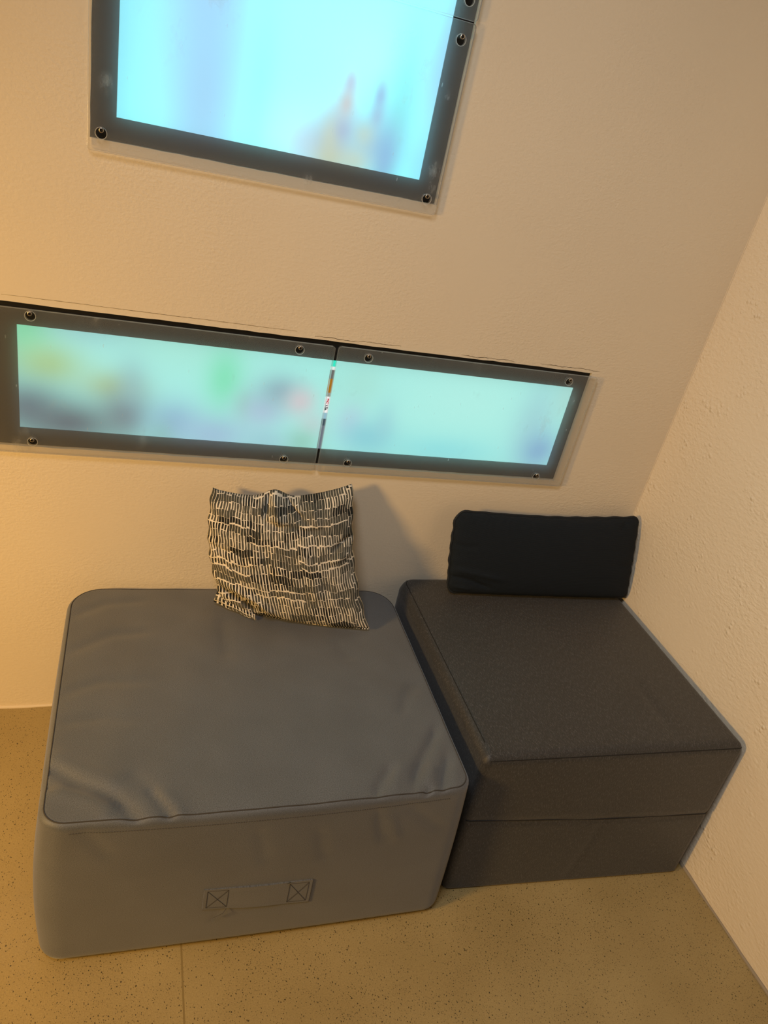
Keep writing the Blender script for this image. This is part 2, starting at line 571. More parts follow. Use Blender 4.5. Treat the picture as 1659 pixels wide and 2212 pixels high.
# ------------------------------------------------------------------ screens behind the acrylic
def picture_screen(name, label, op, lit, res, painter, gain):
    t = empty(name, ((op['x0'] + op['x1']) / 2, 0.06, op['z0']))
    e = 0.0015
    bz = filled('bezel', [(op['x0'] + e, op['z0'] + e), (op['x1'] - e, op['z0'] + e), (op['x1'] - e, op['z1'] - e), (op['x0'] + e, op['z1'] - e)],
                [[(lit['x0'], lit['z0']), (lit['x1'], lit['z0']), (lit['x1'], lit['z1']), (lit['x0'], lit['z1'])]], 0.008, 0.011)
    bz.materials.append(M_BLACK)
    keep_world(link(bpy.data.objects.new('bezel', bz), t))
    bm = bmesh.new()
    add_box(bm, ((op['x0'] + op['x1']) / 2, 0.048, (op['z0'] + op['z1']) / 2), (op['x1'] - op['x0'] - 0.004, 0.06, op['z1'] - op['z0'] - 0.004))
    keep_world(bm_obj('housing', bm, M_BLACK, t))
    nx = int((lit['x1'] - lit['x0']) / res) + 2; nz = int((lit['z1'] - lit['z0']) / res) + 2
    xs = np.linspace(lit['x0'], lit['x1'], nx); zs = np.linspace(lit['z0'], lit['z1'], nz)
    X, Z = np.meshgrid(xs, zs)
    verts = np.stack([X.ravel(), np.full(X.size, 0.0125), Z.ravel()], 1)
    idx = np.arange(nx * nz).reshape(nz, nx)
    faces = np.stack([idx[:-1, :-1], idx[:-1, 1:], idx[1:, 1:], idx[1:, :-1]], -1).reshape(-1, 4)
    me = bpy.data.meshes.new('display')
    me.from_pydata(verts.tolist(), [], faces.tolist())
    col = painter(X.ravel(), Z.ravel())
    ca = me.color_attributes.new('picture', 'FLOAT_COLOR', 'POINT')
    ca.data.foreach_set('color', np.concatenate([col, np.ones((len(col), 1))], 1).astype(np.float32).ravel())
    me.materials.append(mat_picture(gain))
    keep_world(link(bpy.data.objects.new('display', me), t))
    return tag(t, label, 'screen')


def lin(c):
    c = np.asarray(c, float) / 255
    return np.where(c <= 0.04045, c / 12.92, ((c + 0.055) / 1.055) ** 2.4)


def blobs(X, Z, base, items, soft=1.15):
    """soft picture: base colour, then soft ellipses (x, z, rx, rz, rgb, opacity)"""
    C = np.tile(np.asarray(base, float), (len(X), 1))
    for (x, z, rx, rz, rgb, op) in items:
        d = ((X - x) / (rx * soft)) ** 2 + ((Z - z) / (rz * soft)) ** 2
        a = op * np.exp(-d)
        C = C * (1 - a[:, None]) + lin(rgb) * a[:, None]
    return C


def paint_upper(X, Z):
    C = blobs(X, Z, (0.41, 1.7, 1.75), [
        (-0.06, 1.60, 0.07, 0.5, (140, 238, 252), 0.95),
        (0.095, 1.70, 0.085, 0.22, (166, 205, 248), 0.95),
        (0.100, 1.45, 0.075, 0.20, (160, 208, 245), 0.9),
        (0.20, 1.46, 0.022, 0.12, (130, 246, 240), 0.35),
        (0.30, 1.42, 0.07, 0.06, (196, 228, 250), 0.9),
        (0.42, 1.58, 0.10, 0.06, (190, 250, 255), 0.6),
        (0.47, 1.50, 0.035, 0.14, (130, 240, 240), 0.85),
        (0.535, 1.62, 0.035, 0.2, (160, 218, 255), 0.9),
        (0.53, 1.42, 0.03, 0.05, (140, 215, 250), 0.6),
        (0.355, 1.470, 0.035, 0.050, (190, 212, 232), 0.8),
        (0.345, 1.425, 0.040, 0.040, (168, 192, 205), 0.8),
        (0.425, 1.440, 0.050, 0.055, (150, 188, 220), 0.85),
        (0.455, 1.420, 0.022, 0.050, (135, 180, 225), 0.8),
        (0.363, 1.535, 0.012, 0.022, (188, 190, 222), 0.85),
        (0.361, 1.500, 0.012, 0.020, (205, 196, 196), 0.85),
        (0.424, 1.525, 0.011, 0.024, (150, 182, 228), 0.9),
        (0.424, 1.490, 0.012, 0.020, (158, 190, 224), 0.8),
        (0.340, 1.440, 0.016, 0.030, (205, 214, 180), 0.6),
        (0.345, 1.400, 0.030, 0.022, (206, 208, 160), 0.6),
        (0.405, 1.455, 0.018, 0.020, (196, 215, 195), 0.7),
        (0.395, 1.405, 0.028, 0.022, (206, 206, 168), 0.6),
        (0.362, 1.455, 0.014, 0.016, (165, 180, 214), 0.6)])
    return C


def paint_lower(X, Z):
    C = blobs(X, Z, (0.43, 0.98, 0.90), [
        (-0.20, 1.00, 0.05, 0.07, (128, 236, 176), 0.9),
        (-0.08, 1.00, 0.08, 0.03, (160, 222, 226), 0.7),
        (0.10, 0.99, 0.12, 0.05, (176, 248, 232), 0.8),
        (-0.16, 0.925, 0.06, 0.040, (176, 214, 150), 0.9),
        (-0.04, 0.890, 0.05, 0.030, (182, 214, 158), 0.85),
        (-0.20, 0.83, 0.06, 0.050, (104, 134, 146), 0.95),
        (-0.12, 0.80, 0.10, 0.050, (92, 104, 116), 0.95),
        (-0.01, 0.83, 0.045, 0.050, (112, 122, 132), 0.85),
        (0.00, 0.90, 0.03, 0.05, (150, 196, 206), 0.6),
        (0.09, 0.82, 0.05, 0.045, (146, 190, 222), 0.85),
        (0.07, 0.79, 0.025, 0.03, (140, 200, 188), 0.6),
        (0.18, 0.80, 0.07, 0.045, (166, 198, 232), 0.85),
        (0.19, 0.93, 0.035, 0.06, (126, 240, 190), 0.85),
        (0.24, 0.875, 0.020, 0.03, (146, 214, 182), 0.6),
        (0.28, 0.865, 0.05, 0.04, (180, 205, 232), 0.85),
        (0.315, 0.915, 0.045, 0.035, (144, 180, 196), 0.85),
        (0.365, 0.895, 0.030, 0.030, (222, 210, 216), 0.9),
        (0.40, 0.84, 0.03, 0.03, (206, 218, 222), 0.7),
        (0.38, 0.795, 0.035, 0.03, (146, 214, 190), 0.8),
        (0.30, 0.79, 0.05, 0.03, (158, 204, 224), 0.6),
        (0.49, 0.86, 0.03, 0.045, (188, 218, 240), 0.8),
        (0.50, 0.95, 0.05, 0.05, (172, 236, 222), 0.7),
        (0.54, 0.82, 0.06, 0.04, (136, 212, 228), 0.85),
        (0.575, 0.86, 0.025, 0.05, (152, 210, 226), 0.6),
        (0.78, 0.94, 0.18, 0.09, (186, 255, 244), 0.9),
        (0.74, 0.80, 0.13, 0.035, (146, 236, 240), 0.8),
        (0.97, 0.90, 0.05, 0.10, (166, 222, 228), 0.8),
        (1.01, 0.82, 0.05, 0.05, (136, 182, 220), 0.9),
        (1.04, 0.97, 0.03, 0.05, (180, 228, 220), 0.6)])
    # the bottle that shows undiffused in the slit between the two sheets
    s = np.abs(X - (0.4262)) < 0.0058

    def seg(z0, z1, rgb):
        k = s & (Z > z0) & (Z <= z1)
        C[k] = lin(rgb)
    seg(0.985, 1.01, (60, 235, 200)); seg(0.977, 0.985, (235, 240, 235)); seg(0.955, 0.977, (110, 108, 104))
    seg(0.921, 0.955, (168, 112, 30)); seg(0.912, 0.921, (150, 150, 140)); seg(0.873, 0.912, (250, 246, 244))
    lb = np.abs(X - 0.4262) < 0.0030
    ph = (np.floor(X / 0.0015) * 7.3 + np.floor(Z / 0.002) * 3.1)
    rnd = np.abs(np.sin(ph * 12.9898) * 43758.5453) % 1
    C[lb & (Z > 0.894) & (Z < 0.909) & (rnd > 0.45)] = lin((200, 40, 60))
    C[lb & (Z > 0.878) & (Z < 0.892) & (rnd > 0.25)] = lin((30, 32, 40))
    seg(0.858, 0.873, (150, 190, 205)); seg(0.84, 0.858, (70, 84, 92)); seg(0.70, 0.84, (112, 118, 128))
    return C


UP_LIT = dict(x0=-0.0455, x1=0.5345, z0=1.3962, z1=1.962)
LO_LIT = dict(x0=-0.2165, x1=1.0500, z0=0.7802, z1=1.0005)
picture_screen('wall_screen', 'tall glowing cyan screen high on the wall in a black recess', UP, UP_LIT, 0.0035, paint_upper, 1.12)
picture_screen('wall_screen', 'long low glowing green-blue strip screen in a black recess above the ottomans', LO, LO_LIT, 0.0019, paint_lower, 0.95)

# ------------------------------------------------------------------ acrylic cover sheets with bolts
YF, YB = -0.0135, -0.0055


def bolt_mesh():
    """standoff bolt along -y with a socket head, tip at the origin facing -y"""
    prof = [(0.0, 0.0), (0.0028, 0.0), (0.0030, -0.0), (0.0040, 0.0002), (0.0043, 0.0008), (0.0043, 0.0060), (0.0026, 0.0062), (0.0026, 0.0290)]
    n = 20; V = []; F = []
    prof = prof[1:]
    for r, y in prof:
        for k in range(n):
            a = 2 * math.pi * k / n
            V.append((r * math.cos(a), y, r * math.sin(a)))
    for i in range(len(prof) - 1):
        for k in range(n):
            F.append((i * n + k, i * n + (k + 1) % n, (i + 1) * n + (k + 1) % n, (i + 1) * n + k))
    # recess wall
    o = len(V)
    for k in range(n):
        a = 2 * math.pi * k / n
        V.append((0.0026 * math.cos(a), 0.0030, 0.0026 * math.sin(a)))
    for k in range(n):
        F.append((k, (k + 1) % n, o + (k + 1) % n, o + k))
    return V, F


bv, bf = bolt_mesh()
BOLT = bpy.data.meshes.new('bolt'); BOLT.from_pydata(bv, [], bf); BOLT.materials.append(M_STEEL)
BOLT.polygons.foreach_set('use_smooth', [True] * len(BOLT.polygons))
hv = [(0.0027 * math.cos(math.pi * k / 3), 0.0022, 0.0027 * math.sin(math.pi * k / 3)) for k in range(6)]
hv += [(x, 0.0034, z) for x, y, z in hv]
HEX = bpy.data.meshes.new('hex_socket')
HEX.from_pydata(hv, [], [(0, 1, 2, 3, 4, 5), (6, 7, 8, 9, 10, 11)] + [(k, (k + 1) % 6, 6 + (k + 1) % 6, 6 + k) for k in range(6)])
HEX.materials.append(M_SOCKET)
# ring round each drilled hole, in the whitened lit-edge acrylic
rv_, rf_ = tube([(0.0097 * math.cos(2 * math.pi * k / 28), 0.0, 0.0097 * math.sin(2 * math.pi * k / 28)) for k in range(28)], 0.0007, 6, True)
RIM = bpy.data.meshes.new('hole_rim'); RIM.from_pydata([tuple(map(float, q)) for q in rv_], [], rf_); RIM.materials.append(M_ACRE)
RIM.polygons.foreach_set('use_smooth', [True] * len(RIM.polygons))


def acrylic(label, x0, z0, x1, z1, holes, slit, r=0.006):
    t = empty('acrylic_cover', ((x0 + x1) / 2, YB, z0))
    me = filled('sheet', rrect(x0, z0, x1, z1, r), [circle(hx, hz, 0.0098) for hx, hz in holes], YF, YB, 0.0007)
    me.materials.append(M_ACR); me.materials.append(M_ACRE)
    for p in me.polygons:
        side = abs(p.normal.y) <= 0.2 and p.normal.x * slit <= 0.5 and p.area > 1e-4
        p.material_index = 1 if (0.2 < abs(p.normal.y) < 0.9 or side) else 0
    keep_world(link(bpy.data.objects.new('sheet', me), t))
    for hx, hz in holes:
        b = bpy.data.objects.new('bolt', BOLT); link(b, t)
        b.location = Vector((hx + random.uniform(-0.0006, 0.0006), YF - 0.004, hz + 0.0052)) - t.location
        h = bpy.data.objects.new('hex_socket', HEX); link(h, b)
        h.rotation_euler = (0, random.uniform(0, 1), 0)
        q = bpy.data.objects.new('hole_rim', RIM); link(q, t)
        q.location = Vector((hx, YF - 0.0002, hz)) - t.location
    return tag(t, label, 'acrylic panel', 'frosted acrylic covers over the screens')


kx = (1.54 + YF) / 1.54
W = lambda x, z: (x * kx, CAM[2] + (z - CAM[2]) * kx)


def sheet_from(label, x0, z0, x1, z1, holes, slit=0):
    a = W(x0, z0); b = W(x1, z1)
    acrylic(label, a[0], a[1], b[0], b[1], [W(*h) for h in holes], slit)


sheet_from('lower acrylic sheet over the tall upper screen, with smudged corners', -0.0925, 1.337, 0.5795, 1.6755,
           [(-0.070, 1.3665), (0.555, 1.3645), (0.555, 1.646), (-0.070, 1.646)])
sheet_from('topmost acrylic sheet, cut off by the upper edge of the photo', -0.0925, 1.680, 0.5795, 2.018,
           [(-0.070, 1.709), (0.555, 1.709), (0.555, 1.989), (-0.070, 1.989)])
sheet_from('left acrylic sheet over the long low strip screen', -0.305, 0.7265, 0.4205, 1.0330,
           [(-0.191, 1.022), (-0.192, 0.753), (0.342, 1.0175), (0.344, 0.751)], 1)
sheet_from('right acrylic sheet over the long low strip screen, nearest the wall corner', 0.4287, 0.7255, 1.103, 1.0345,
           [(0.500, 1.017), (0.500, 0.752), (1.025, 1.017), (1.022, 0.750)], -1)


# ------------------------------------------------------------------ ottomans
def lattice(L, r, step):
    e = np.array([0, 0.12, 0.25, 0.4, 0.55, 0.7, 0.85, 1.0]) * r
    n = max(2, int((L - 2 * r) / step))
    mid = np.linspace(r, L - r, n + 1)
    return np.unique(np.round(np.concatenate([e, mid, L - e]), 6))


class Ottoman:
    """rounded, slightly slack upholstered block with a quadrilateral plan (bottom and top corners)"""

    def __init__(self, top, bot, h, rv, rt, rb, disp):
        self.top = [np.array(c) for c in top]; self.bot = [np.array(c) for c in bot]   # FL, FR, BR, BL
        self.a = 0.5 * np.linalg.norm(self.top[1] - self.top[0]); self.b = 0.5 * np.linalg.norm(self.top[3] - self.top[0])
        self.h = h; self.rv = rv; self.rt = rt; self.rb = rb; self.disp = disp

    def map(self, x, y, z):
        a, b, h = self.a, self.b, self.h
        e = min(a - abs(x), b - abs(y)); ne = e
        for r, dz, sgn in ((self.rt, h - z, 1), (self.rb, z, -1)):
            if e < r and dz < r:
                ex, ez = r - e, r - dz
                d = math.hypot(ex, ez); mm = max(ex, ez)
                if d > 0:
                    ex *= mm / d; ez *= mm / d
                ne = r - ex
                z = (h - r + ez) if sgn > 0 else (r - ez)
        if ne != e:
            x *= (a - ne) / (a - e); y *= (b - ne) / (b - e)
        # plan corners: front and back radii can differ
        rv = self.rv[0] if y < 0 else self.rv[1]
        qx = max(-(a - rv), min(a - rv, x)); qy = max(-(b - rv), min(b - rv, y))
        dx, dy = x - qx, y - qy
        if dx and dy:
            l = math.hypot(dx, dy); mm = max(abs(dx), abs(dy))
            x, y = qx + dx * mm / l, qy + dy * mm / l
        u, v, w = (x / a + 1) / 2, (y / b + 1) / 2, z / h
        c = [self.bot[k] * (1 - w) + self.top[k] * w for k in range(4)]
        P = (c[0] * (1 - u) + c[1] * u) * (1 - v) + (c[3] * (1 - u) + c[2] * u) * v
        P = np.array([P[0], P[1], z])
        return P + self.disp(P, u, v, w)

    def build(self, name, mat, parent, step):
        a, b, h = self.a, self.b, self.h
        rm = max(self.rv)
        xs = lattice(2 * a, self.rt, step) - a; ys = lattice(2 * b, self.rt, step) - b; zs = lattice(h, max(self.rt, self.rb), step)
        nx, ny, nz = len(xs), len(ys), len(zs)
        key = {}; V = []; F = []; UV = []

        def vid(i, j, k):
            q = (i, j, k)
            if q not in key:
                key[q] = len(V); V.append(self.map(xs[i], ys[j], zs[k]))
            return key[q]

        def quad(pts, uvf):
            F.append(tuple(vid(*p) for p in pts))
            UV.extend(uvf(xs[p[0]], ys[p[1]], zs[p[2]]) for p in pts)
        for i in range(nx - 1):
            for j in range(ny - 1):
                quad([(i, j, nz - 1), (i + 1, j, nz - 1), (i + 1, j + 1, nz - 1), (i, j + 1, nz - 1)], lambda x, y, z: (x, y))
                quad([(i, j, 0), (i, j + 1, 0), (i + 1, j + 1, 0), (i + 1, j, 0)], lambda x, y, z: (x, y))
            for k in range(nz - 1):
                quad([(i, 0, k), (i + 1, 0, k), (i + 1, 0, k + 1), (i, 0, k + 1)], lambda x, y, z: (x, z))
                quad([(i, ny - 1, k), (i, ny - 1, k + 1), (i + 1, ny - 1, k + 1), (i + 1, ny - 1, k)], lambda x, y, z: (x, z))
        for j in range(ny - 1):
            for k in range(nz - 1):
                quad([(0, j, k), (0, j, k + 1), (0, j + 1, k + 1), (0, j + 1, k)], lambda x, y, z: (y, z))
                quad([(nx - 1, j, k), (nx - 1, j + 1, k), (nx - 1, j + 1, k + 1), (nx - 1, j, k + 1)], lambda x, y, z: (y, z))
        return keep_world(mesh_obj(name, V, F, mat, parent, True, UV))

    def perimeter(self, inset, z, n=60, sides=(1, 1, 1, 1)):
        """points round the block, inset on the top face (z = h) or on the sides (inset = 0)"""
        a, b = self.a - inset, self.b - inset
        P = []
        for s, (p0, p1) in enumerate((((-a, -b), (a, -b)), ((a, -b), (a, b)), ((a, b), (-a, b)), ((-a, b), (-a, -b)))):
            if not sides[s]: continue
            for i in range(n):
                t = i / n
                P.append(self.map(p0[0] + (p1[0] - p0[0]) * t, p0[1] + (p1[1] - p0[1]) * t, z))
        return P


def ridge_field(segs):
    """segs: (polyline in xy, amplitude, width)"""
    S = [(np.array(pl, float), amp, w, np.min(np.array(pl, float), 0) - 3.2 * w, np.max(np.array(pl, float), 0) + 3.2 * w) for pl, amp, w in segs]

    def f(x, y):
        p = np.array([x, y]); tot = 0.0
        for pl, amp, w, lo, hi in S:
            if x < lo[0] or y < lo[1] or x > hi[0] or y > hi[1]: continue
            best = 1e9; bt = 0; n = len(pl) - 1
            for i in range(n):
                a, b = pl[i], pl[i + 1]
                d = b - a; L2 = d @ d
                t = max(0, min(1, ((p - a) @ d) / L2))
                q = p - a - d * t
                dd = q @ q
                if dd < best: best = dd; bt = (i + t) / n
            if best < (4 * w) ** 2:
                fade = min(1, 5 * bt + 0.25, 5 * (1 - bt) + 0.25)
                tot += amp * fade * math.exp(-best / (w * w))
        return tot
    return f


def px_on_z(x, y, Z):
    d = RC.T @ np.array([(x - 829.5) / FPX, (y - 1106) / FPX, 1.0])
    return CAM + d * (Z - CAM[2]) / d[2]


def px_on_y(x, y, Y):
    d = RC.T @ np.array([(x - 829.5) / FPX, (y - 1106) / FPX, 1.0])
    return CAM + d * (Y - CAM[1]) / d[1]


tz = lambda pts: [tuple(px_on_z(x, y, 0.395)[:2]) for x, y in pts]
fz = lambda pts: [tuple(px_on_y(x, y, -0.69)[[0, 2]]) for x, y in pts]
gt = ridge_field([
    (tz([(80, 1640), (170, 1690), (246, 1717), (312, 1768)]), -0.0050, 0.011),
    (tz([(95, 1700), (190, 1722), (250, 1755)]), 0.0030, 0.014),
    (tz([(100, 1618), (180, 1655), (270, 1690)]), 0.0028, 0.014),
    (tz([(318, 1697), (345, 1728), (374, 1756)]), -0.0042, 0.008),
    (tz([(345, 1700), (400, 1750)]), 0.0022, 0.010),
    (tz([(280, 1668), (320, 1692)]), -0.0018, 0.010),
    (tz([(84, 1672), (112, 1702)]), -0.0035, 0.008),
    (tz([(848, 1650), (828, 1680), (810, 1710)]), -0.0042, 0.009),
    (tz([(870, 1650), (850, 1700)]), 0.0022, 0.010),
    (tz([(948, 1560), (930, 1605), (908, 1645), (892, 1698)]), -0.0055, 0.010),
    (tz([(935, 1650), (925, 1690)]), 0.0032, 0.010),
    (tz([(970, 1620), (962, 1665), (955, 1705)]), -0.0048, 0.009),
    (tz([(930, 1690), (918, 1720)]), -0.0045, 0.007),
    (tz([(985, 1650), (985, 1690)]), 0.0020, 0.010),
    (tz([(900, 1470), (880, 1500), (870, 1540)]), -0.0022, 0.014),
    (tz([(482, 1330), (486, 1380), (492, 1430)]), -0.0022, 0.017),
    (tz([(720, 1380), (760, 1430)]), -0.0020, 0.020),
    (tz([(150, 1330), (230, 1300), (320, 1295)]), -0.0016, 0.014),
    (tz([(140, 1410), (240, 1370), (330, 1365)]), -0.0016, 0.014),
    (tz([(128, 1500), (220, 1470), (330, 1475)]), -0.0014, 0.013),
    (tz([(115, 1560), (230, 1548), (300, 1560)]), -0.0014, 0.013),
])
gf = ridge_field([
    (fz([(818, 1750), (826, 1815)]), -0.0035, 0.008),
    (fz([(845, 1760), (858, 1815)]), 0.0028, 0.009),
    (fz([(690, 1790), (700, 1850)]), -0.0025, 0.012),
    (fz([(560, 1790), (575, 1860)]), -0.0020, 0.013),
    (fz([(880, 1740), (960, 1800)]), -0.0018, 0.012),
    (fz([(170, 1800), (240, 1860)]), -0.0018, 0.014),
    (fz([(110, 1800), (95, 1900)]), -0.0015, 0.012),
    (fz([(480, 1960), (455, 1985)]), -0.0020, 0.005),
])


def grey_disp(P, u, v, w):
    d = np.zeros(3)
    cu = max(0, 1 - (2 * u - 1) ** 2); cv = max(0, 1 - (2 * v - 1) ** 2); cw = max(0, 1 - (2 * w - 1) ** 2)
    tw = smoothstep(0.965, 0.999, w)
    if tw > 0:
        d[2] += tw * (0.012 * cu * cv + 1.5 * gt(P[0], P[1]))
        d[2] += tw * 0.0008 * math.sin(P[0] * 46 + P[1] * 21) * math.sin(P[1] * 33 - P[0] * 13)
    fw = float(smoothstep(0.06, 0.0, v))
    if fw > 0:
        d[1] -= fw * (0.016 * cu * (0.45 * cw + 0.55) * (0.4 + 0.6 * w) - gf(P[0], P[2]) * -1.0) if False else fw * (0.013 * cu * cw + 0.010 * cu * w + gf(P[0], P[2]))
    lw = float(smoothstep(0.06, 0.0, u))
    if lw > 0: d[0] -= lw * 0.016 * cw * (0.6 + 0.4 * cv)
    rw = float(smoothstep(0.94, 1.0, u))
    if rw > 0: d[0] += rw * 0.004 * cw
    return d


G = Ottoman(top=[(-0.116, -0.676), (0.672, -0.676), (0.680, -0.016), (-0.116, -0.016)],
            bot=[(-0.118, -0.680), (0.690, -0.690), (0.690, -0.020), (-0.118, -0.020)],
            h=0.390, rv=(0.040, 0.075), rt=0.012, rb=0.030, disp=grey_disp)
g = tag(empty('ottoman', (0.283, -0.35, 0)), 'large mid-grey fabric ottoman with a stitched handle on its front', 'ottoman', 'fabric ottomans')
G.build('cover', M_GREY, g, 0.0075)
P = G.perimeter(0.007, G.h, 90)
v, f = tube(P, 0.0013, 6, True)
keep_world(mesh_obj('top_seam', v, f, M_THREAD, g, True))
# second row of stitches on the front, just below the seam
pl = [G.map(-G.a + 0.05 + (2 * G.a - 0.1) * i / 300, -G.b, G.h - 0.019) + np.array([0, -0.0002, 0]) for i in range(301)]
st = []
for i in range(0, 299, 2):
    st.append(tube([pl[i], pl[i + 1]], 0.0007, 4))
v, f = merge(st)
keep_world(mesh_obj('topstitch', v, f, M_THREAD2, g))['kind'] = 'stuff'

# handle: webbing strap sewn flat on the front face
def front_at(x, z):
    """point on the front of the grey cover for a world x and height z"""
    y = -0.684
    u = (x + 0.117) / 0.804
    p = G.map((2 * u - 1) * G.a, -G.b, z)
    return p


hp = dict(x0=0.167, x1=0.374)
ztop = lambda x: 0.2035 - 0.0065 * (x - 0.167) / 0.207
zbot = lambda x: 0.1430 - 0.0170 * (x - 0.167) / 0.207
nx, nz = 24, 6
V = []; F = []; UV = []
for k in range(nz + 1):
    for i in range(nx + 1):
        x = hp['x0'] + (hp['x1'] - hp['x0']) * i / nx
        z = zbot(x) + (ztop(x) - zbot(x)) * k / nz
        mid = 1 if 0.22 < i / nx < 0.76 else 0
        edge = 0.0022 if (k in (0, nz) or i in (0, nx)) else 0.0018
        bul = 0.0016 * mid * math.sin(math.pi * (i / nx - 0.22) / 0.54) if mid else 0
        V.append(front_at(x, z) + np.array([0, -edge - bul, 0])); UV.append((x * 1.0, z))
nf = len(V)
for k in range(nz + 1):
    for i in range(nx + 1):
        V.append(V[k * (nx + 1) + i] + np.array([0, 0.0045, 0])); UV.append(UV[k * (nx + 1) + i])
for k in range(nz):
    for i in range(nx):
        a = k * (nx + 1) + i
        F.append((a, a + 1, a + nx + 2, a + nx + 1))
        F.append((nf + a, nf + a + nx + 1, nf + a + nx + 2, nf + a + 1))
rim = [i for i in range(nx + 1)] + [k * (nx + 1) + nx for k in range(1, nz + 1)] + [nz * (nx + 1) + i for i in range(nx - 1, -1, -1)] + [k * (nx + 1) for k in range(nz - 1, 0, -1)]
for i in range(len(rim)):
    a, b = rim[i], rim[(i + 1) % len(rim)]
    F.append((b, a, nf + a, nf + b))
strap = keep_world(mesh_obj('handle_strap', V, F, M_GREY, g, False, UV))
strap['label'] = 'flat grey handle strap with crossed stitching'


def on_strap(x, t):
    z = zbot(x) + (ztop(x) - zbot(x)) * t
    return front_at(x, z) + np.array([0, -0.0020, 0])


st = []
for xa, xb in ((0.1735, 0.2120), (0.3290, 0.3670)):
    box = []
    c = [(xa, 0.08), (xb, 0.08), (xb, 0.92), (xa, 0.92)]
    lines = [(c[0], c[1]), (c[1], c[2]), (c[2], c[3]), (c[3], c[0]), (c[0], c[2]), (c[1], c[3])]
    for (p0, p1) in lines:
        pts = [on_strap(p0[0] + (p1[0] - p0[0]) * i / 6, p0[1] + (p1[1] - p0[1]) * i / 6) for i in range(7)]
        box.append(tube(pts, 0.0005, 4))
    v, f = merge(box)
    s_ = mesh_obj('cross_stitching', v, f, M_THREAD2, strap)
    s_['kind'] = 'stuff'
# two loose thread ends
a0 = front_at(0.212, 0.139) + np.array([0, -0.003, 0])
v1 = tube([a0, a0 + np.array([-0.006, -0.004, -0.007]), a0 + np.array([-0.014, -0.003, -0.014]), a0 + np.array([-0.022, -0.002, -0.020])], 0.0006, 4)
b0 = on_strap(0.330, 1.0)
v2 = tube([b0, b0 + np.array([-0.006, -0.004, 0.003]), b0 + np.array([-0.010, -0.005, 0.004])], 0.0006, 4)
for v, f in (v1, v2):
    keep_world(mesh_obj('loose_thread', v, f, M_THREAD2, g))


def dark_disp(P, u, v, w):
    d = np.zeros(3)
    cu = max(0, 1 - (2 * u - 1) ** 2); cv = max(0, 1 - (2 * v - 1) ** 2); cw = max(0, 1 - (2 * w - 1) ** 2)
    tw = float(smoothstep(0.965, 0.999, w))
    d[2] += tw * (0.010 * cu * cv ** 0.7 + 0.008 * v)
    if tw > 0:
        d[2] += tw * (-0.0018 * math.exp(-((P[0] - 1.19) / 0.012) ** 2 - ((P[1] + 0.52) / 0.07) ** 2))
    fw = float(smoothstep(0.05, 0.0, v))
    if fw > 0:
        d[1] -= fw * (0.004 * cu * cw)
        d[1] += fw * 0.0035 * math.exp(-((P[2] - (0.232 - 0.030 * u)) / 0.006) ** 2)
        cr = P[0] - (1.055 - 0.16 * (0.21 - P[2]))
        d[1] += fw * 0.0012 * math.exp(-(cr / 0.008) ** 2) * (1 if P[2] < 0.21 else 0)
    lw = float(smoothstep(0.05, 0.0, u))
    if lw > 0: d[0] -= lw * 0.004 * cw
    return d


Dk = Ottoman(top=[(0.706, -0.634), (1.366, -0.652), (1.368, -0.006), (0.700, -0.006)],
             bot=[(0.716, -0.640), (1.345, -0.678), (1.352, -0.020), (0.712, -0.012)],
             h=0.420, rv=(0.016, 0.040), rt=0.022, rb=0.010, disp=dark_disp)
k_ = tag(empty('ottoman', (1.035, -0.33, 0)), 'charcoal fabric ottoman pushed into the wall corner', 'ottoman', 'fabric ottomans')
Dk.build('cover', M_DARK, k_, 0.009)
# top seam: along the front edge, and back along the left side
front = [Dk.map(-Dk.a + 2 * Dk.a * t, -Dk.b, Dk.h - 0.009) for t in np.linspace(0.015, 0.995, 80)]
v, f = tube(front, 0.0011, 6)
keep_world(mesh_obj('front_seam', v, f, M_THREADD, k_, True))
left = [Dk.map(-Dk.a + 0.014, -Dk.b + 2 * Dk.b * t, Dk.h) for t in np.linspace(0.07, 0.985, 80)]
v, f = tube(left, 0.0011, 6)
keep_world(mesh_obj('side_seam', v, f, M_THREADD, k_, True))
mid = []
for t in np.linspace(0.004, 0.996, 110):
    mid.append(Dk.map(-Dk.a + 2 * Dk.a * t, -Dk.b, 0.232 - 0.030 * t + 0.0015 * math.sin(9 * t)) + np.array([0, -0.0010, 0]))
v, f = tube(mid, 0.0012, 6)
keep_world(mesh_obj('middle_seam', v, f, M_THREADD, k_, True))


